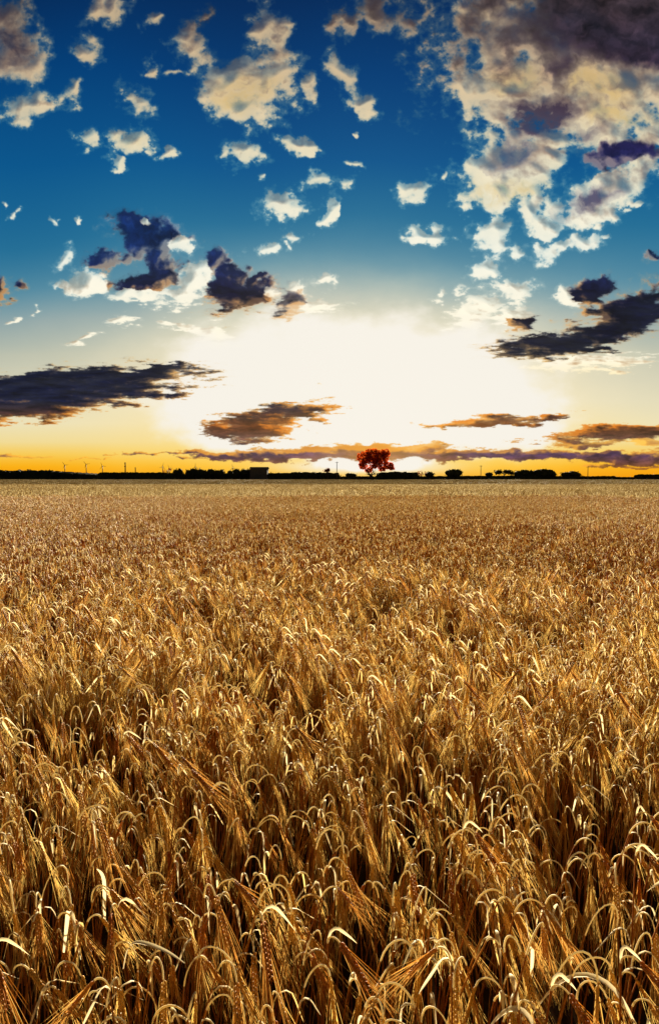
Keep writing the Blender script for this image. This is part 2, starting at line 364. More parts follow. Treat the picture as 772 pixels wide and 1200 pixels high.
M_BARK = material("tree_bark", (.05, .035, .025), (.03, .02, .015), rough=.9, scale=2)
M_STEEL = material("galvanised_steel", (.16, .10, .08), (.11, .07, .06), rough=.6, scale=.5)
M_TURB = material("turbine_paint", (.22, .15, .12), (.18, .12, .10), rough=.5, scale=.2)
M_WOOD = material("weathered_pole", (.07, .05, .035), (.04, .03, .02), rough=.85, scale=3)
M_CLAD = material("barn_cladding", (.05, .045, .04), (.035, .03, .028), rough=.7, scale=1.5)
M_ROOF = material("barn_roof", (.030, .028, .026), (.022, .02, .018), rough=1.0, scale=1.2, spec=0)
M_DOOR = material("barn_door", (.035, .04, .035), (.025, .025, .022), rough=.6, scale=1.2)

# ---------------------------------------------------------------- mesh helpers
class Geo:
    """collects vertices, quads and triangles with a material slot and a tint"""
    def __init__(s): s.v = []; s.q = []; s.qm = []; s.t = []; s.tm = []; s.n = 0; s.a = []
    def add(s, V, quads=(), tris=(), mat=0, tint=.5):
        V = np.asarray(V, np.float32).reshape(-1, 3)
        s.v.append(V); s.a.append(np.full(len(V), tint, np.float32))
        if len(quads): q = np.asarray(quads, np.int32).reshape(-1, 4) + s.n; s.q.append(q); s.qm.append(np.full(len(q), mat, np.int32))
        if len(tris): t = np.asarray(tris, np.int32).reshape(-1, 3) + s.n; s.t.append(t); s.tm.append(np.full(len(t), mat, np.int32))
        s.n += len(V)
    def arrays(s):
        z = lambda l, k, d: np.concatenate(l) if l else np.zeros((0, k) if k else 0, d)
        return z(s.v, 3, np.float32), z(s.q, 4, np.int32), z(s.qm, 0, np.int32), z(s.t, 3, np.int32), z(s.tm, 0, np.int32), z(s.a, 0, np.float32)
    def join(s, arr, M=None, off=None, tint=None):
        V, q, qm, t, tm, a = arr
        if M is not None: V = V @ M.T
        if off is not None: V = V + off
        s.v.append(V.astype(np.float32)); s.a.append(a if tint is None else np.clip(a + tint, 0, 1).astype(np.float32))
        if len(q): s.q.append(q + s.n); s.qm.append(qm)
        if len(t): s.t.append(t + s.n); s.tm.append(tm)
        s.n += len(V)
    def mesh(s, name, mats, smooth=True):
        V, q, qm, t, tm, a = s.arrays()
        me = bpy.data.meshes.new(name)
        me.vertices.add(len(V)); me.vertices.foreach_set('co', V.ravel())
        nl = len(q) * 4 + len(t) * 3
        me.loops.add(nl); me.loops.foreach_set('vertex_index', np.concatenate([q.ravel(), t.ravel()]).astype(np.int32))
        me.polygons.add(len(q) + len(t))
        st = np.concatenate([np.arange(len(q)) * 4, len(q) * 4 + np.arange(len(t)) * 3]).astype(np.int32)
        me.polygons.foreach_set('loop_start', st)
        me.polygons.foreach_set('material_index', np.concatenate([qm, tm]).astype(np.int32))
        me.polygons.foreach_set('use_smooth', np.full(len(st), smooth, bool))
        for m in mats: me.materials.append(m)
        at = me.attributes.new('tint', 'FLOAT', 'POINT'); at.data.foreach_set('value', a)
        me.update(calc_edges=True); me.validate()
        return me

def link(name, me, parent=None):
    o = bpy.data.objects.new(name, me); C.objects.link(o)
    if parent is not None: o.parent = parent
    return o

def thing(name, label, cat, loc=(0, 0, 0), rotz=0.0, group=None):
    o = bpy.data.objects.new(name, None); C.objects.link(o); o.empty_display_size = .1
    o.location = loc; o.rotation_euler = (0, 0, rotz); o['label'] = label; o['category'] = cat
    if group: o['group'] = group
    return o

def tag(o, label, cat, group=None, kind=None):
    o['label'] = label; o['category'] = cat
    if group: o['group'] = group
    if kind: o['kind'] = kind
    return o

def nrm(a): return a / (np.linalg.norm(a) + 1e-9)

def frames(P, side=None):
    T = np.gradient(P, axis=0); T /= np.linalg.norm(T, axis=1, keepdims=True) + 1e-9
    s = np.array([1., 0, 0]) if side is None else np.asarray(side, float)
    S = []; 
    for t in T:
        s = s - t * np.dot(s, t)
        if np.linalg.norm(s) < 1e-3: s = np.cross(t, [0, 1., .1])
        s = nrm(s); S.append(s)
    S = np.array(S); B = np.cross(T, S)
    return T, S, B

def tube(g, P, R, n=4, mat=0, tint=.5, side=None, cap=True):
    P = np.asarray(P, float); R = np.broadcast_to(np.asarray(R, float), (len(P),))
    T, S, B = frames(P, side)
    V = []
    for k in range(n):
        a = 2 * math.pi * k / n
        V.append(P + (S * math.cos(a) + B * math.sin(a)) * R[:, None])
    V = np.stack(V, 1).reshape(-1, 3)
    q = []
    for i in range(len(P) - 1):
        for k in range(n):
            q.append((i * n + k, i * n + (k + 1) % n, (i + 1) * n + (k + 1) % n, (i + 1) * n + k))
    tr = []
    if cap:
        m = len(P) - 1
        for k in range(1, n - 1): tr.append((0, k + 1, k)); tr.append((m * n, m * n + k, m * n + k + 1))
    g.add(V, q, tr, mat, tint)

def ribbon(g, P, W, side, mat=0, tint=.5, fold=.25, twist=0.0):
    """a leaf blade: two strips folded along the midrib"""
    P = np.asarray(P, float); T, S, B = frames(P, side)
    n = len(P); V = []
    for i in range(n):
        a = twist * i / (n - 1)
        s = S[i] * math.cos(a) + B[i] * math.sin(a); b = np.cross(T[i], s)
        V += [P[i] - s * W[i] / 2 + b * W[i] * fold, P[i], P[i] + s * W[i] / 2 + b * W[i] * fold]
    q = []
    for i in range(n - 1):
        for k in (0, 1): q.append((i * 3 + k, i * 3 + k + 1, i * 3 + 4 + k, i * 3 + 3 + k))
    g.add(V, q, (), mat, tint)

def box(g, lo, hi, mat=0, tint=.5):
    x0, y0, z0 = lo; x1, y1, z1 = hi
    V = [(x0, y0, z0), (x1, y0, z0), (x1, y1, z0), (x0, y1, z0), (x0, y0, z1), (x1, y0, z1), (x1, y1, z1), (x0, y1, z1)]
    g.add(V, [(0, 3, 2, 1), (4, 5, 6, 7), (0, 1, 5, 4), (1, 2, 6, 5), (2, 3, 7, 6), (3, 0, 4, 7)], (), mat, tint)

# ---------------------------------------------------------------- the land
def sheet(name, xs, ys, z, mat, amp=0.0):
    X, Y = np.meshgrid(xs, ys)
    Z = np.full(X.shape, z, float)
    if amp: Z = Z + amp * fbm(X.astype(np.float32) / 3.0, Y.astype(np.float32) / 3.0, 7, 4)
    V = np.stack([X, Y, Z], -1).reshape(-1, 3); w = len(xs); q = []
    for j in range(len(ys) - 1):
        for i in range(w - 1): q.append((j * w + i, j * w + i + 1, (j + 1) * w + i + 1, (j + 1) * w + i))
    g = Geo(); g.add(V, q); o = link(name, g.mesh(name, [mat], True)); o['kind'] = 'structure'
    return o
sheet("ground", [-14000, -3000, -600, 0, 600, 3000, 14000], [-600, -60, 0, 60, 380, 1200, 4000, 26000], -.06, M_LAND)
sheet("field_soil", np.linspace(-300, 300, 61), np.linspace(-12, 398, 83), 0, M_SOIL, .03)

# ---------------------------------------------------------------- barley
def stalk_parts(rng, lod=0, leaf=None, bend=None, height=None):
    """returns (dict of Geo for stem, ear, beard, leaf) of one ripe barley stalk that nods towards +x, base at the origin"""
    tint = rng.uniform(0, 1) if lod == 0 else rng.uniform(.0, 1.0)
    H = height or rng.normal(.755, .045)
    lean = rng.normal(.14, .08); lean_y = rng.normal(0, .06)
    r = rng.uniform(.010, .045)                       # radius of the hook under the ear
    theta = bend if bend is not None else math.radians(np.clip(rng.normal(158, 15), 112, 184))
    n_s, n_a = (7, 9) if lod == 0 else ((3, 4) if lod == 1 else (2, 3))
    P = []
    for i in range(n_s):
        f = i / n_s; P.append((lean * f * f * H, lean_y * f * f * H, H * f))
    d0 = math.atan(2 * lean)
    p = np.array([lean * H, lean_y * H, H]); 
    up = np.array([math.sin(d0), 2 * lean_y, math.cos(d0)]); up = nrm(up)
    fw = nrm(np.array([math.cos(d0), 0, -math.sin(d0)]) + np.array([0, rng.normal(0, .25), 0]))
    fw = nrm(fw - up * np.dot(fw, up))
    sweep = theta - d0
    stretch = rng.uniform(1.0, 2.2)
    for i in range(n_a + 1):
        a = sweep * i / n_a
        P.append(p + r * stretch * math.sin(a) * up * 1.0 + r * (1 - math.cos(a)) * fw)
    P = np.array(P, float)
    end = P[-1]; di = nrm(up * math.cos(sweep) * stretch + fw * math.sin(sweep))
    side = np.cross(di, fw if abs(np.dot(di, fw)) < .95 else up); side = nrm(side)
    roll = rng.uniform(-.9, .9)
    nb = np.cross(side, di)
    side = nrm(side * math.cos(roll) + nb * math.sin(roll)); nb = np.cross(side, di)
    parts = {}
    wid = {0: 1.0, 1: 1.35, 2: 2.6}[lod]
    g = Geo()
    rr = np.interp(np.arange(len(P)), [0, n_s, len(P) - 1], [.0021, .0019, .0018]) * wid
    if lod < 2:
        ns_ = 4 if lod == 0 else 3
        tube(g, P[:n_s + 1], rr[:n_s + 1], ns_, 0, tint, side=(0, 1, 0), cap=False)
        tube(g, P[n_s:], rr[n_s:] * 1.15, ns_, 3, tint * .5, side=(0, 1, 0), cap=False)     # the bleached neck, made paler to carry top light; stem darker for depth shade
    else: ribbon(g, P[1:], rr[1:] * 1.7, (0, 1, 0), 3 if rng.random() < .35 else 4, tint, fold=.3)
    parts['stem'] = g
    # ear
    Le = rng.uniform(.080, .112); g = Geo(); gb = Geo()
    nk = 12 if lod == 0 else 0
    curve = rng.uniform(-.2, .35)
    def ax(f):
        return end + di * Le * f + np.array([0, 0, -1.0]) * curve * .5 * (Le * f) ** 2 / .09
    etint = np.clip(tint + rng.normal(0, .15), 0, 1)
    if lod == 0:
        pts = np.array([ax(f) for f in np.linspace(0, 1, 5)]); tube(g, pts, [.0012, .0016, .0016, .0014, .0008], 4, 1, etint)
        for s in (-1, 1):
            for k in range(nk):
                f = (k + (.5 if s > 0 else 0)) / nk
                c = ax(f); w = math.sin(math.pi * min(1, .22 + .72 * f)) ** .5
                kd = nrm(di + side * s * .30 + nb * rng.normal(0, .05))
                l = .0142 * (0.75 + .25 * w); hw = .0029 * w; th = .0024 * w
                b = c + side * s * .0018
                cs = [b, b + kd * l * .30 + side * s * .0012, b + kd * l * .68 + side * s * .0010, b + kd * l]
                V = [cs[0]]
                for j, m in ((1, .95), (2, .8)):
                    sd_ = nrm(np.cross(nb, kd)); V += [cs[j] + sd_ * hw * m, cs[j] + nb * th * m, cs[j] - sd_ * hw * m, cs[j] - nb * th * m]
                V.append(cs[3])
                q = [(1 + i, 1 + (i + 1) % 4, 5 + (i + 1) % 4, 5 + i) for i in range(4)]
                t = [(0, 1 + (i + 1) % 4, 1 + i) for i in range(4)] + [(9, 5 + i, 5 + (i + 1) % 4) for i in range(4)]
                g.add(V, q, t, 1, np.clip(etint + rng.normal(0, .12), 0, 1))
                # awn
                La = rng.uniform(.10, .17) * (1 - .25 * f)
                ad = nrm(di + side * s * rng.uniform(.03, .26) + nb * rng.normal(0, .11))
                sag = rng.uniform(-.4, 1.2)
                q0 = cs[3] - kd * .002
                A = np.array([q0 + ad * La * t_ + np.array([0, 0, -1.]) * sag * .5 * (La * t_) ** 2 for t_ in (0, .5, 1)])
                ribbon(gb, A, [.0009, .0007, .0003], np.cross(ad, rng.normal(0, 1, 3)), 2, np.clip(tint + rng.normal(0, .18), 0, 1), fold=.35)
    else:
        m = 4 if lod == 1 else 2
        w1 = {1: .0062, 2: .012}[lod]
        if lod == 1:
            pts = np.array([ax(f) for f in (0, .2, .75, 1)]); tube(g, pts, np.array([.003, 1, .9, .3]) * w1 * np.array([1, 1, 1, 1]), 4, 1, etint, side=side, cap=False)
            for k in range(7):
                f = rng.uniform(.3, 1); La = rng.uniform(.09, .15)
                ad = nrm(di + side * rng.uniform(-.22, .22) + nb * rng.normal(0, .1)); b = ax(f)
                w_ = nrm(np.cross(ad, rng.normal(0, 1, 3))) * .0010
                gb.add([b - w_, b + w_, b + ad * La], (), [(0, 1, 2)], 2, np.clip(tint + rng.normal(0, .18), 0, 1))
        else:
            b = ax(0); c_ = ax(.5); e_ = ax(1.0)
            g.add([b, c_ + side * w1 * .6, e_, c_ - side * w1 * .6], [(0, 1, 2, 3)], (), 4, etint)
            for k in range(2):
                ad = nrm(di + side * rng.uniform(-.2, .2) + nb * rng.normal(0, .15)); w_ = nrm(np.cross(ad, rng.normal(0, 1, 3))) * .003
                gb.add([e_ - w_, e_ + w_, e_ + ad * .13], (), [(0, 1, 2)], 4, tint)
    parts['ear'] = g; parts['beard'] = gb
    # dry flag leaf
    has = leaf if leaf is not None else rng.random() < .62
    if has:
        g = Geo()
        z = H * rng.uniform(.90, 1.02); Ll = rng.uniform(.09, .20)
        az = rng.normal(.2, 1.1); d = np.array([math.cos(az), math.sin(az), 0])
        b = np.array([lean * (z / H) ** 2 * H, lean_y * (z / H) ** 2 * H, z])
        ns = 9 if lod == 0 else (4 if lod == 1 else 3)
        a0 = rng.uniform(1.0, 1.45); a1 = a0 - rng.uniform(1.5, 2.9); kink = rng.uniform(.15, .5)
        Q = [b]; 
        for i in range(ns):
            f = (i + 1) / ns; a = a0 + (a1 - a0) * float(sstep(kink - .25, kink + .25, np.float32(f)))
            Q.append(Q[-1] + (d * math.cos(a) + np.array([0, 0, 1]) * math.sin(a)) * Ll / ns)
        Q = np.array(Q); W = np.interp(np.linspace(0, 1, len(Q)), [0, .15, .5, .85, 1], [.35, .9, 1, .6, .08]) * rng.uniform(.0038, .0092) * (1.0, .8, 1.3)[lod]
        ribbon(g, Q, W, np.cross(d, [0, 0, 1]), 3, np.clip(rng.normal(.4, .3), 0, 1), fold=rng.uniform(.1, .4), twist=rng.normal(0, 1.2))
        parts['leaf'] = g
    return parts, tint

def whole(parts):
    g = Geo()
    for k in parts: g.join(parts[k].arrays())
    return g.arrays()

def rotm(rz, tx=0.0, ty=0.0, s=1.0, sz=1.0):
    return np.array((Euler((tx, ty, rz)).to_matrix())) @ np.diag([s, s, s * sz])

def nod(rng, x):
    """compass direction an ear nods to: mostly to the right and a little towards the viewer"""
    return rng.normal(-.5, .62) if rng.random() < .84 else rng.uniform(-math.pi, math.pi)

RNG = np.random.default_rng(11)
NV = 16
LOD0 = [stalk_parts(RNG, 0, leaf=(i % 8) < 6) for i in range(NV)]
LOD1 = [whole(stalk_parts(RNG, 1)[0]) for i in range(14)]
LOD2 = [whole(stalk_parts(RNG, 2)[0]) for i in range(14)]
W0 = [whole(p[0]) for p in LOD0]
DENS = 195.0

def patch(rng, size, base, dens, grow=0.06):
    g = Geo(); n = int(size * size * dens * (1 + grow))
    cl = rng.uniform(-.5, .5, (max(6, n // 11), 2)) * size
    lean = rng.normal(0, .35, len(cl)); tall = rng.normal(1, .055, len(cl))
    for k in range(n):
        c = rng.integers(len(cl))
        if rng.random() < .80: xy = cl[c] + rng.normal(0, .045 if size < 4 else .2, 2)
        else: xy = rng.uniform(-.5, .5, 2) * size
        s = rng.normal(1.0, .05)
        g.join(base[rng.integers(len(base))], rotm(nod(rng, 0) + lean[c], rng.normal(0, .05), rng.normal(0, .05), s, tall[c]), np.array([xy[0], xy[1], 0]), rng.normal(0, .12))
    return g

def tuft_patch(rng, size, dens):
    """far crop: sparse broad tufts over a rough mass of straw"""
    g = Geo(); n = int(size * size * dens)
    for k in range(n):
        x, y = rng.uniform(-.5, .5, 2) * size * 1.04; h = rng.normal(.76, .05); a = nod(rng, 0); w = rng.uniform(.02, .055)
        d = np.array([math.cos(a), math.sin(a), 0]); s = np.array([-d[1], d[0], 0]); b = np.array([x, y, 0.])
        t = np.clip(rng.normal(.5, .28), 0, 1)
        p0 = b + [0, 0, .25]; p1 = b + d * .02 + [0, 0, h]; p2 = b + d * .04 + [0, 0, h + .05]; p3 = b + d * .12 + [0, 0, h - .22]
        V = [p0 - s * w * .3, p0 + s * w * .3, p1 - s * w, p1 + s * w, p2 - s * w, p2 + s * w, p3]
        g.add(V, [(0, 1, 3, 2), (2, 3, 5, 4)], [(4, 5, 6)], 4 if rng.random() > .2 else 3, t - .2)
    return g

crop_src = bpy.data.collections.new("barley_sources")
def source(name, g):
    o = bpy.data.objects.new(name, g.mesh(name, MATS)); crop_src.objects.link(o)
for i in range(NV):
    g = Geo(); g.join(W0[i]); source("crop_a_%02d" % i, g)
NB, NC_, ND, NE = 6, 5, 4, 4
for i in range(NB): source("crop_b_%02d" % i, patch(RNG, .6, W0, DENS))
for i in range(NC_): source("crop_c_%02d" % i, patch(RNG, 1.2, LOD1, DENS))
for i in range(ND): source("crop_d_%02d" % i, patch(RNG, 2.4, LOD2, DENS))
for i in range(NE): source("crop_e_%02d" % i, tuft_patch(RNG, 9.6, 46))

def vigour(x, y):
    """the crop stands a little taller and shorter from place to place"""
    a = np.float32([x]); b = np.float32([y])
    return 1.0 + .04 * float(fbm(a / 1.1, b / 1.1, 401, 2)[0]) + .06 * float(fbm(a / 9.0, b / 4.0, 431, 3)[0])

pts, rots, scls, var = [], [], [], []
def put(x, y, r, s, k):
    pts.append((x, y, 0)); rots.append(r); scls.append(s); var.append(k)
singles = []
def in_wedge(x, y, m): return abs(x) < min(.98 * max(y, 0) + 2.2, 296) + m and y > -1.2 - m
rp = np.random.default_rng(5)
def cell(x, y, s):
    """quadtree: finer pieces nearer to the eye"""
    if not in_wedge(x, y, s): return
    dx = max(abs(x) - s / 2, 0); dy = max(abs(y) - s / 2, 0); d = math.hypot(dx, dy)
    if s > 9 and d < 100: kids = 4
    elif 2 < s < 3 and d < 38: kids = 2
    elif 1 < s < 2 and d < 7.5: kids = 2
    elif s < 1 and d < 2.6: kids = 0
    else: kids = -1
    if kids > 0:
        t = s / kids
        for i in range(kids):
            for j in range(kids): cell(x - s / 2 + t * (i + .5), y - s / 2 + t * (j + .5), t)
    elif kids == 0:
        n = rp.poisson(s * s * DENS * 1.25)
        for k in range(n):
            a, b = x + rp.uniform(-.5, .5) * s, y + rp.uniform(-.5, .5) * s
            if rp.random() < .62 + .75 * float(fbm(np.float32([a * 7.0]), np.float32([b * 7.0]), 601, 2)[0]): singles.append((a, b))
    else:
        if y > 392: return
        first, num = ((NV, NB) if s < 1 else (NV + NB, NC_) if s < 2 else (NV + NB + NC_, ND) if s < 3 else (NV + NB + NC_ + ND, NE))
        v_ = vigour(x, y)
        put(x + rp.normal(0, .02 * s), y + rp.normal(0, .02 * s), (0, 0, rp.normal(0, .3) if s < 3 else rp.normal(0, .25)), (rp.choice([-1, 1]) if rp.random() < .25 else 1, 1, v_), first + rp.integers(num))
for gx_ in range(-30, 31):
    for gy_ in range(-1, 42): cell(gx_ * 9.6, gy_ * 9.6, 9.6)

def project(x, y, z):
    c, s = math.cos(PITCH), math.sin(PITCH)
    Z = z - EYE; yc = c * y - s * Z; zc = s * y + c * Z
    if yc < .05: return None
    return 386 + FPX * x / yc, 600 - FPX * zc / yc

near = []; rest = []
for (x, y) in singles:
    q = project(x, y, .80)
    if q and -6 < q[0] < 778 and q[1] < 1215: near.append((math.hypot(x, y), x, y))
    else: rest.append((x, y))
near.sort()
rest += [(x, y) for _, x, y in near[295:]]
for x, y in rest:
    if math.hypot(x, y) < .42: continue                # where the photographer stands
    put(x, y, (rp.normal(0, .05), rp.normal(0, .05), nod(rp, x)), (1, 1, rp.normal(1, .05) * vigour(x, y)), int(rp.integers(NV)))

# every stalk of the nearest rows is an object with its parts
GROUPN = "barley stalks standing nearest at the front edge of the field"
proto = []
def hue(t): return "bleached pale" if t < .36 else ("golden" if t < .68 else "amber brown")
for i, (parts, t) in enumerate(LOD0):
    proto.append({k: parts[k].mesh("barley_" + k, MATS) for k in parts})
partname = {'stem': 'stem', 'ear': 'ear', 'beard': 'beard', 'leaf': 'flag_leaf'}
for d, x, y in near[:295]:
    k = int(rp.integers(NV)); t = LOD0[k][1]
    lab = "%s barley stalk in the front rows, ear drooping, %s" % (hue(t), "dry leaf at its neck" if 'leaf' in proto[k] else "no leaf at its neck")
    r = thing("barley_stalk", lab, "barley", (x, y, 0), 0, GROUPN)
    r.rotation_euler = (rp.normal(0, .05), rp.normal(0, .05), nod(rp, x)); s = rp.normal(1, .04) * vigour(x, y); r.scale = (1, 1, s)
    e = None
    for key in ('stem', 'ear', 'beard', 'leaf'):
        if key not in proto[k]: continue
        o = link(partname[key], proto[k][key], e if key == 'beard' else r)
        if key == 'ear': e = o

def hero(px, py, label, seed, Q, W, side, zt=.80, rz=-.3):
    """a stalk one can point to: its top seen at (px, py); Q is the run of its broad dead leaf, measured from that top"""
    d = ray(px, py); t_ = (EYE - zt) / -d.z; g0 = np.random.default_rng(seed)
    parts, t = stalk_parts(g0, 0, leaf=False, height=zt - .05)
    r = thing("barley_stalk", label, "barley", (d.x * t_, d.y * t_, 0), rz, GROUPN)
    top = parts['stem'].arrays()[0][:, 2].max(); off = parts['stem'].arrays()[0][parts['stem'].arrays()[0][:, 2].argmax()]
    r.location.x -= off[0] * math.cos(rz) - off[1] * math.sin(rz); r.location.y -= off[0] * math.sin(rz) + off[1] * math.cos(rz)
    e = None
    for key in ('stem', 'ear', 'beard'):
        o = link(partname[key], parts[key].mesh("barley_" + key, MATS), e if key == 'beard' else r)
        if key == 'ear': e = o
    g = Geo(); P = np.array(Q, float) + off; n = 14
    f = np.linspace(0, len(P) - 1, n); P = np.stack([np.interp(f, range(len(P)), P[:, c]) for c in range(3)], 1)
    for _ in range(2): P[1:-1] = (P[:-2] + 2 * P[1:-1] + P[2:]) / 4
    ribbon(g, P, np.interp(np.linspace(0, 1, n), range(len(W)) / np.float64(len(W) - 1), W), side, 3, .05, fold=.22, twist=.4)
    link('flag_leaf', g.mesh("barley_leaf", MATS), r)
hero(690, 1150, "barley stalk with the longest broad pale leaf arching over in the bottom right corner", 3,
     [(-.11, 0, -.10), (-.07, 0, -.03), (-.02, 0, .012), (.03, -.01, .012), (.065, -.02, -.02), (.09, -.03, -.07)], [.006, .011, .012, .012, .010, .003], (.2, 1, .3))
hero(600, 1168, "barley stalk with a short broad white leaf curling down beside the longest arching leaf", 4,
     [(-.07, 0, -.10), (-.035, 0, -.03), (0, 0, .008), (.03, 0, 0), (.05, -.01, -.04), (.06, -.01, -.09)], [.005, .011, .014, .013, .010, .003], (.1, 1, .2))
hero(78, 1058, "barley stalk topped by a stiff pale folded leaf standing out left of the dark gap", 6,
     [(-.01, 0, -.10), (0, 0, -.03), (.005, 0, .012), (.02, 0, -.01), (.03, -.01, -.05), (.045, -.01, -.10)], [.005, .009, .011, .009, .006, .002], (1, .3, 0))
hero(122, 1040, "barley stalk with an upright sharp white leaf stub beside the dark gap at lower left", 8,
     [(0, 0, -.09), (0, 0, -.04), (.002, 0, .01), (-.006, 0, .03), (-.012, -.01, .044)], [.006, .008, .009, .007, .002], (1, .2, 0))
hero(150, 1110, "barley stalk with a long level straw-pale leaf bent sharply to the right, lower left", 9,
     [(-.01, 0, -.06), (0, 0, -.01), (.02, 0, .006), (.06, 0, .004), (.10, 0, -.004), (.14, -.01, -.012)], [.005, .008, .010, .009, .007, .002], (.1, 1, .4))

xy = np.array(pts, np.float32)
tones = .34 * fbm(xy[:, 0] / 3.2, xy[:, 1] / 3.2, 501, 3) + .40 * fbm(xy[:, 0] / 26.0, xy[:, 1] / 17.0, 541, 3)
me = bpy.data.meshes.new("barley_crop")
me.vertices.add(len(pts)); me.vertices.foreach_set('co', np.array(pts, np.float32).ravel())
for nm, ty, data, key in (('rot', 'FLOAT_VECTOR', rots, 'vector'), ('scl', 'FLOAT_VECTOR', scls, 'vector'), ('variant', 'INT', var, 'value'), ('tone', 'FLOAT', tones, 'value')):
    a = me.attributes.new(nm, ty, 'POINT'); a.data.foreach_set(key, np.array(data, np.int32 if ty == 'INT' else np.float32).ravel())
for m in MATS: me.materials.append(m)
crop = link("barley_crop", me)
tag(crop, "ripe golden barley crop filling the whole field behind the nearest stalks", "barley crop", None, 'stuff')
ng = bpy.data.node_groups.new("sow_barley", 'GeometryNodeTree')
ng.interface.new_socket("Geometry", in_out='INPUT', socket_type='NodeSocketGeometry')
ng.interface.new_socket("Geometry", in_out='OUTPUT', socket_type='NodeSocketGeometry')
gi = ng.nodes.new('NodeGroupInput'); go = ng.nodes.new('NodeGroupOutput')
ci = ng.nodes.new('GeometryNodeCollectionInfo'); ci.inputs['Collection'].default_value = crop_src
ci.inputs['Separate Children'].default_value = True; ci.inputs['Reset Children'].default_value = True
ip = ng.nodes.new('GeometryNodeInstanceOnPoints'); ip.inputs['Pick Instance'].default_value = True
def named(nm, ty):
    n = ng.nodes.new('GeometryNodeInputNamedAttribute'); n.data_type = ty; n.inputs['Name'].default_value = nm
    return [o for o in n.outputs if o.enabled][0]
ng.links.new(gi.outputs[0], ip.inputs['Points']); ng.links.new(ci.outputs[0], ip.inputs['Instance'])
ng.links.new(named('variant', 'INT'), ip.inputs['Instance Index'])
e2r = ng.nodes.new('FunctionNodeEulerToRotation'); ng.links.new(named('rot', 'FLOAT_VECTOR'), e2r.inputs[0]); ng.links.new(e2r.outputs[0], ip.inputs['Rotation'])
ng.links.new(named('scl', 'FLOAT_VECTOR'), ip.inputs['Scale']); ng.links.new(ip.outputs[0], go.inputs[0])
md = crop.modifiers.new("sow", 'NODES'); md.node_group = ng
print("crop instances", len(pts), "near", len(near))
# ---------------------------------------------------------------- the skyline
HR = np.random.default_rng(77)
def leaves(g, lobes, size, per, tint=.5, gap=.0, core=0.0):
    """leaf sprays scattered through a set of lobes (centre, radii)"""
    for c, r in lobes:
        c = np.array(c, float); r = np.array(r, float)
        n = int(per * max(1.0, (r[0] * r[1] * r[2]) ** (2 / 3) / size ** 2 * 5.0))
        d = HR.normal(0, 1, (n * 2, 3)); d /= np.linalg.norm(d, axis=1, keepdims=True)
        rad = HR.uniform(.05, 1, (n * 2, 1)) ** .42
        lump = 1 + .22 * fbm((d[:, 0] * 2.3 + c[0]).astype(np.float32), (d[:, 2] * 2.3 + d[:, 1]).astype(np.float32), 61, 3)
        P = c + d * rad * r * lump[:, None]
        if gap:
            keep = fbm((P[:, 0] / (size * 4)).astype(np.float32), (P[:, 2] / (size * 4) + P[:, 1] / (size * 9)).astype(np.float32), 91, 3) > gap - .45
            P = P[keep]
        P = P[:n]
        m = len(P)
        a = HR.normal(0, 1, (m, 3)); a /= np.linalg.norm(a, axis=1, keepdims=True)
        b = np.cross(a, HR.normal(0, 1, (m, 3))); b /= np.linalg.norm(b, axis=1, keepdims=True) + 1e-9
        s = size * HR.uniform(.5, 1.2, (m, 1))
        V = np.stack([P - a * s, P - b * s * .55, P + a * s, P + b * s * .55], 1).reshape(-1, 3)
        g.add(V, np.arange(m * 4).reshape(-1, 4), (), 0, tint)
        if core:
            blob(g, c, r * core)

def blob(g, c, r, n=8, m=5):
    V = []; q = []
    for j in range(m + 1):
        th = math.pi * (.02 + .96 * j / m)
        for i in range(n):
            ph = 2 * math.pi * i / n; k = 1 + HR.uniform(-.14, .14)
            V.append((c[0] + r[0] * k * math.sin(th) * math.cos(ph), c[1] + r[1] * k * math.sin(th) * math.sin(ph), c[2] + r[2] * k * math.cos(th)))
    for j in range(m):
        for i in range(n): q.append((j * n + i, (j + 1) * n + i, (j + 1) * n + (i + 1) % n, j * n + (i + 1) % n))
    g.add(V, q, (), 0, .5)

def limbs(g, base, top, r0, forks, spread):
    base = np.array(base, float); top = np.array(top, float)
    P = [base, base * .66 + top * .34 + HR.normal(0, r0 * .5, 3) * [1, 1, 0], top]
    flare = [r0 * 1.5, r0, r0 * .8]
    tube(g, P, flare, 7, 0, .5)
    for k in range(forks):
        a = 2 * math.pi * (k + HR.uniform(-.3, .3)) / forks
        o = np.array([math.cos(a), math.sin(a) * .7, HR.uniform(.5, 1.3)]) * spread * HR.uniform(.6, 1)
        s = base + (top - base) * HR.uniform(.6, 1.0)
        m = s + o * .5 + HR.normal(0, spread * .08, 3)
        tube(g, [s, m, s + o], [r0 * .5, r0 * .32, r0 * .1], 5, 0, .5)
        for j in range(2):
            e = m + o * .35 + HR.normal(0, spread * .3, 3); tube(g, [m, (m + e) / 2 + HR.normal(0, .1, 3), e], [r0 * .25, r0 * .16, r0 * .06], 4, 0, .5)

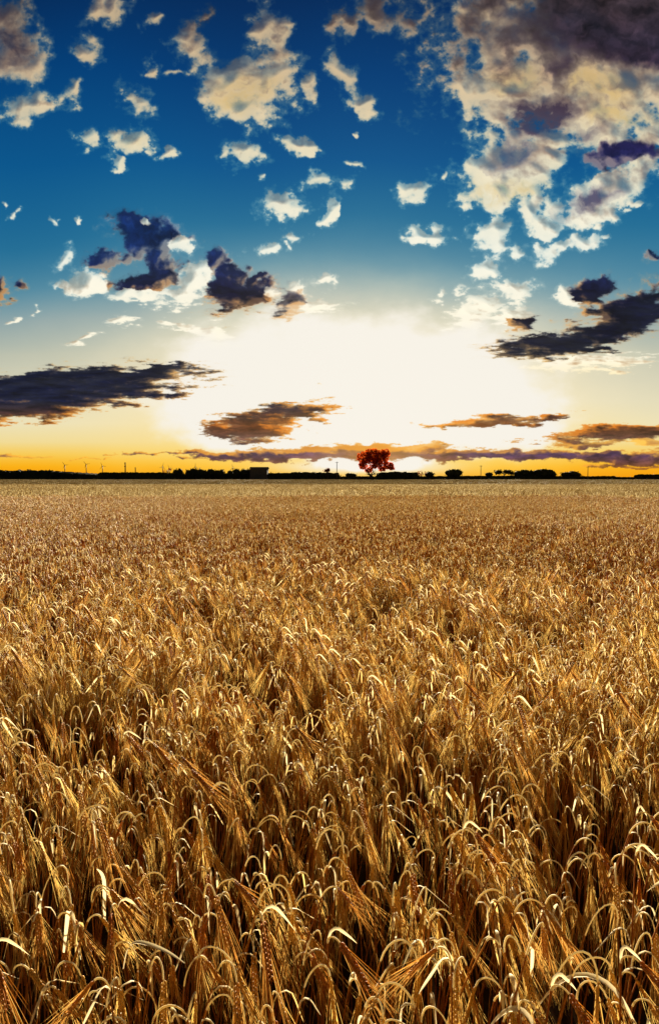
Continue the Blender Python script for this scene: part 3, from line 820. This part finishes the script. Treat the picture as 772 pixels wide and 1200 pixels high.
def tree(name, label, cat, lobes_px, trunk_px, dist, mat, size, group=None, gap=.0, core=0.0, per=1.0, trunk_top=None, forks=5, depth=.8):
    """lobes_px: (px, py, half width, half height) as seen from the eye at that distance"""
    b = spot(trunk_px, dist); t = thing(name, label, cat, b, 0, group)
    k = dist / FPX; lobes = []
    for px, py, hw, hh in lobes_px:
        if core >= .75:                                  # leafy right down to the ground
            top = py - hh; hh = (559.4 - top) / 2; py = top + hh
        c = spot(px, dist); z = height_at(py, dist)
        lobes.append(((c.x - b.x, HR.uniform(-.35, .35) * hw * k, z), (hw * k, max(hw, hh) * k * depth, hh * k)))
    g = Geo(); leaves(g, lobes, size, per, .5, gap, core); link('crown', g.mesh('crown', [mat], False), t)
    g = Geo(); zt = max(1.5, trunk_top or min(l[0][2] for l in lobes)); W = max(l[1][0] for l in lobes)
    limbs(g, (0, 0, -.1), (HR.uniform(-.3, .3), 0, zt), max(.12, .035 * max(l[0][2] + l[1][2] for l in lobes)), forks, W * .75)
    link('trunk', g.mesh('trunk', [M_BARK]), t)
    return t

def hedge(name, label, cat, prof, dist, mat, size, thick=3.0, kind=None, group=None):
    """a hedge or belt of scrub; prof = (px, py of its top) along it"""
    x0 = spot(prof[0][0], dist).x; x1 = spot(prof[-1][0], dist).x
    g = Geo(); xc = (x0 + x1) / 2; k = dist / FPX
    xs = [spot(p[0], dist).x for p in prof]; hs = [height_at(p[1], dist) for p in prof]
    step = max(1.2, min(np.interp((x0 + x1) / 2, xs, hs) * .7, (x1 - x0) / 3)); n = max(3, int((x1 - x0) / step))
    for i in range(n):
        x = x0 + (x1 - x0) * (i + .5) / n; h = float(np.interp(x, xs, hs)) * HR.uniform(.88, 1.0)
        y = HR.uniform(-.3, .3) * thick; w = (x1 - x0) / n * .85
        leaves(g, [((x - xc, y, h * .5), (w, thick * .5, h * .52))], size, 1.1, .5, 0, .84)
    # the hedge's solid heart of twigs down to the ground
    V = []; q = []
    m = n * 3
    for i in range(m + 1):
        x = x0 + (x1 - x0) * i / m; h = float(np.interp(x, xs, hs)) * HR.uniform(.86, .97); e = .25 if 0 < i < m else .1
        V += [(x - xc, -thick * .35, -.1), (x - xc, -thick * .3, h * .8), (x - xc, 0, h), (x - xc, thick * .3, h * .8), (x - xc, thick * .35, -.1)]
    for i in range(m):
        for j in range(4): q.append((i * 5 + j, i * 5 + j + 1, i * 5 + 6 + j, i * 5 + 5 + j))
    g.add(V, q)
    o = link(name, g.mesh(name, [mat], False)); o.location = (xc, dist, 0)
    return tag(o, label, cat, group, kind)

# far left: a wooded rise, then scrub and trees along the field's end
hedge("distant_wood", "long dark wood on the low rise at the far left of the skyline", "wood",
      [(-420, 552), (-300, 549), (-120, 550), (-20, 550), (30, 550.2), (60, 550.6), (84, 552.2), (100, 553.4), (113, 554.2), (119, 556)], 800, M_DARKLEAF, 1.1, 24, 'stuff')
GH = "dark field hedges along the horizon"
hedge("hedge", "tall even black hedge running behind the mast, left of the tree clumps", "hedge", [(115, 553.8), (120, 552.4), (150, 552.8), (185, 552.6), (207, 553.6)], 405, M_DARKLEAF, .55, 4, None, GH)
hedge("hedge", "ragged hedge joining the tree clumps left of the flat-topped barn", "hedge", [(207, 555), (230, 554), (262, 554), (294, 553.6)], 408, M_DARKLEAF, .55, 4, None, GH)
hedge("hedge", "long smooth hedge between the barn and the tall thin pole", "hedge", [(314, 553.6), (330, 553), (350, 552.6), (372, 552.4), (397, 553.6)], 402, M_DARKLEAF, .5, 4, None, GH)
hedge("hedge", "thick straight-topped hedge beside the foot of the flare-reddened tree", "hedge", [(441, 553.4), (452, 552.4), (470, 552.2), (489, 552.8)], 390, M_DARKLEAF, .5, 4, None, GH)
hedge("hedge", "very low hedge line under the round tree and the row of bushy trees", "hedge", [(396, 557.8), (430, 557.6), (520, 557.4), (600, 556.8), (690, 557.6)], 398, M_DARKLEAF, .4, 2.5, None, GH)
hedge("hedge", "low clipped hedge right of the second pole", "hedge", [(690, 558), (700, 557.2), (719, 557.3), (721, 558.6), (744, 558.4)], 400, M_DARKLEAF, .4, 2.5, None, GH)
hedge("hedge", "taller hedge at the far right end of the skyline", "hedge", [(743, 556), (750, 555.2), (790, 555.4), (900, 554), (1100, 553)], 400, M_DARKLEAF, .5, 4, None, GH)
GT = "trees along the end of the field"
B = lambda lab, lobes, tr, d=400, mat=M_DARKLEAF, size=.5, nm="field_tree", cat="tree", **k: tree(nm, lab, cat, lobes, tr, d, mat, size, GT, **k)
B("small ragged rust-tinted tree in front of the wind turbine pair", [(195, 552.6, 4, 2.2), (199, 551.4, 2.5, 3)], 197, 404, M_REDLEAF, .45, gap=.35)
B("round black tree just right of the rust-tinted tree", [(206, 552.6, 4.2, 3.2), (211, 551.6, 4.8, 3.6)], 209, 404, core=.8)
B("wide flat-crowned black tree under the turbine nearest the barn side gap", [(221, 552.8, 4.5, 3), (227, 551.6, 7, 3.4), (235, 551.9, 6.5, 3), (240, 552.9, 5, 2.5)], 230, 404, core=.8)
B("bumpy black tree in the middle of the clump left of the barn", [(247, 551.9, 7, 3), (255, 552.8, 5.5, 2.6), (260, 551.6, 4, 2.6)], 252, 404, core=.8)
B("slim black tree touching the left wall of the barn", [(270, 553, 5, 2.4), (278, 551.6, 6.5, 3), (287, 552.2, 7, 3.2), (292, 551.2, 4, 2.6)], 281, 405, core=.8)
B("little rust-tipped tree poking above the long hedge near the tall pole", [(383, 551.4, 5, 2.6), (385, 550, 2.6, 2)], 384, 398, M_REDLEAF, .45, core=.6)
B("low rounded bush standing alone left of the red tree", [(409, 557, 5.5, 3.2), (414, 557.4, 4.5, 2.8)], 411, 394, nm="bush", cat="bush", core=.85)
B("small red-leaved bush at the right end of the thick hedge", [(492, 555, 4.5, 2.8), (497, 555, 3, 2.5)], 494, 396, M_REDLEAF, .4, nm="bush", cat="bush", gap=.3)
B("small dark bush right beside the red-leaved bush", [(503, 555.8, 6.5, 3.2)], 503, 397, nm="bush", cat="bush", core=.85)
B("neat round black tree standing alone right of the bushes", [(527, 554.4, 7, 4.2), (535, 554, 7.5, 4.4), (531, 552.4, 7, 3)], 531, 396, core=.85)
B("smallest bushy tree at the left end of the right-hand row", [(572, 556.4, 5.5, 3.2)], 572, 399, core=.8)
B("flat-topped tree in the right-hand row with light showing beneath it", [(584, 553.4, 7.5, 3.4), (594, 553, 7.5, 3.2), (599, 554.8, 4, 2.6)], 590, 399, core=.7)
B("broad domed tree in the middle of the right-hand row", [(606, 554.4, 7, 3.2), (614, 553.4, 8.5, 3.6), (622, 553.8, 7, 3.2)], 613, 401, core=.8)
B("largest dome-crowned tree closing the right-hand row", [(630, 553.8, 7, 4.0), (642, 554, 8, 4.2), (636, 552, 9, 3.2), (646, 556, 6, 3)], 638, 398, core=.85)
B("separate low dome-crowned tree between the row and the second pole", [(662, 556, 7, 3.2), (670, 555.2, 8, 3.6), (676, 556.4, 5, 3)], 668, 400, core=.85)

# the lone tree against the glare, its flare-red painted into the leaf colour
tree("flare_red_tree", "large round tree with flare-reddened leaf colour standing alone against the setting sun", "tree",
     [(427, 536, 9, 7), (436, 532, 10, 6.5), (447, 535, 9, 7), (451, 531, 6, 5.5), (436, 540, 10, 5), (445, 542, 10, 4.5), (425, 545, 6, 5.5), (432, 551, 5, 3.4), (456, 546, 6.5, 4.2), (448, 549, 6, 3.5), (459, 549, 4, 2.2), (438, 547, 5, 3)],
     435, 395, M_FLARELEAF, .55, None, gap=.09, core=0, per=4.5, trunk_top=3.2, forks=9, depth=.9)

# barn
b = spot(304, 404); k = 404 / FPX
barn = thing("barn", "long flat-topped dark farm barn standing among the hedges left of centre", "barn", b)
hw = 10 * k; hz = height_at(549.4, 404); zr = height_at(547.6, 404)
g = Geo(); box(g, (-hw, -5, -.1), (hw, 5, hz)); link('wall', g.mesh('wall', [M_CLAD], False), barn)
g = Geo()
V = [(-hw - .3, -5.4, hz + .02), (hw + .3, -5.4, hz + .02), (hw + .3, 0, zr), (-hw - .3, 0, zr), (-hw - .3, 5.4, hz + .02), (hw + .3, 5.4, hz + .02)]
V += [(x, y, z + .16) for x, y, z in V]
g.add(V, [(0, 3, 2, 1), (3, 4, 5, 2), (6, 7, 8, 9), (9, 8, 11, 10), (0, 1, 7, 6), (4, 10, 11, 5), (1, 2, 8, 7), (2, 5, 11, 8), (0, 6, 9, 3), (3, 9, 10, 4)])
link('roof', g.mesh('roof', [M_ROOF], False), barn)
g = Geo(); box(g, (-1.9, -5.09, 0), (1.9, -5.003, 3.6)); link('door', g.mesh('door', [M_DOOR], False), barn)

# wind turbines
def turbine(px, hub_py, rot, dist, label, blade=38):
    b = spot(px, dist); t = thing("wind_turbine", label, "wind turbine", b, 0, "wind turbines on the horizon")
    h = height_at(hub_py, dist)
    g = Geo(); tube(g, [(0, 0, -1), (0, 0, h * .5), (0, 0, h)], [4.4, 3.6, 2.8], 10); link('tower', g.mesh('tower', [M_TURB]), t)
    g = Geo(); tube(g, [(0, -5.5, h + 1), (0, -3, h + 1), (0, 5, h + 1), (0, 7, h + 1)], [1.2, 3.2, 3.2, 2.0], 8, side=(1, 0, 0)); link('nacelle', g.mesh('nacelle', [M_TURB]), t)
    for i in range(3):
        a = math.radians(rot + 120 * i); d = np.array([math.sin(a), 0, math.cos(a)])
        g = Geo(); o = np.array([0, -4.6, h + 1])
        ribbon(g, [o + d * f * blade for f in (0, .12, .3, .7, 1)], [2.2, 4.4, 3.8, 2.4, .8], np.cross(d, [0, 1, 0]), fold=.18)
        P = g.v[0].copy(); P[:, 1] += .9; g.add(P, [x[::-1] for x in np.concatenate(g.q).tolist()])
        link('rotor_blade', g.mesh('rotor_blade', [M_TURB]), t)
for px, hp, rot, lab in [(76.5, 545.2, -35, "wind turbine standing alone above the far wooded rise, leftmost of all"),
                         (101.5, 544.2, -40, "tallest wind turbine, above the right slope of the wooded rise"),
                         (120.5, 546.2, -22, "wind turbine just left of the antenna mast, above a dip in the trees"),
                         (191, 547.2, 14, "wind turbine right of the short mast, one blade straight up"),
                         (199, 549.2, -24, "half-hidden wind turbine behind the small rust-tinted tree"),
                         (229.2, 547.4, 2, "wind turbine above the wide flat-crowned tree"),
                         (273, 548.4, -12, "wind turbine rising just left of the barn, lowest of all")]:
    turbine(px, hp, rot, 7000, lab)

# masts
def mast(px, top_py, dist, label, w, dishes):
    b = spot(px, dist); t = thing("lattice_mast", label, "mast", b, 0, "lattice masts behind the tall hedge"); h = height_at(top_py, dist)
    g = Geo(); leg = []
    for sx, sy in ((-1, -1), (1, -1), (1, 1), (-1, 1)):
        P = [(sx * w, sy * w, 0), (sx * w * .6, sy * w * .6, h * .5), (sx * w * .42, sy * w * .42, h * .92)]
        gg = Geo(); tube(gg, P, [.38, .33, .28], 5); link('leg', gg.mesh('leg', [M_STEEL]), t)
    n = 9
    wid = lambda z: w * np.interp(z / h, [0, .5, .92], [1, .6, .42])
    for i in range(n):
        z0 = h * .92 * i / n; z1 = h * .92 * (i + 1) / n; a, c = wid(z0), wid(z1)
        for (x0, y0), (x1, y1) in (((-1, -1), (1, -1)), ((1, -1), (1, 1)), ((1, 1), (-1, 1)), ((-1, 1), (-1, -1))):
            tube(g, [(x0 * a, y0 * a, z0), (x1 * c, y1 * c, z1)], .16, 4); tube(g, [(x1 * a, y1 * a, z0), (x0 * c, y0 * c, z1)], .16, 4); tube(g, [(x0 * c, y0 * c, z1), (x1 * c, y1 * c, z1)], .16, 4)
    link('bracing', g.mesh('bracing', [M_STEEL]), t)
    for f, s in dishes:
        gg = Geo(); z = h * f
        box(gg, (-wid(z) - s, -wid(z) - .9, z - s), (wid(z) + s, -wid(z) - .3, z + s)); box(gg, (-.5, -.5, z - s), (.5, wid(z) + .9, z + s)); link('antenna_panel', gg.mesh('antenna_panel', [M_STEEL], False), t)
    gg = Geo(); tube(gg, [(0, 0, h * .9), (0, 0, h)], [.3, .15], 5); link('aerial', gg.mesh('aerial', [M_STEEL]), t)
mast(147.2, 541.2, 2000, "tall lattice antenna mast with panels near its top, right of three turbines", 1.9, [(.93, 1.2), (.72, 1.3), (.86, .8)])
mast(159, 547.0, 2100, "short stubby lattice mast just right of the tall antenna mast", 1.7, [(.9, 1.0)])

# poles
def pole(px, top_py, dist, label):
    b = spot(px, dist); t = thing("utility_pole", label, "pole", b, HR.uniform(-.3, .3), "wooden poles along the end of the field"); h = height_at(top_py, dist)
    g = Geo(); tube(g, [(0, 0, -.2), (0, 0, h * .5), (.03, 0, h)], [.19, .165, .13], 8); link('post', g.mesh('post', [M_WOOD]), t)
    g = Geo(); box(g, (-.75, -.06, h - .55), (.75, .06, h - .42)); ca = link('crossarm', g.mesh('crossarm', [M_WOOD], False), t)
    for x in (-.65, 0, .65):
        z0 = h - .42
        g = Geo(); tube(g, [(x, -.09 if x == 0 else 0, z0), (x, -.09 if x == 0 else 0, z0 + .1), (x, -.09 if x == 0 else 0, z0 + .2)], [.05, .07, .03], 6); link('insulator', g.mesh('insulator', [M_STEEL]), ca)
pole(394.6, 541.0, 372, "tall thin pole at the right end of the long smooth hedge")
pole(563.0, 545.2, 372, "slender pole just left of the right-hand row of trees")
pole(688.2, 546.4, 372, "slender pole right of the low dome-crowned tree, farthest right")
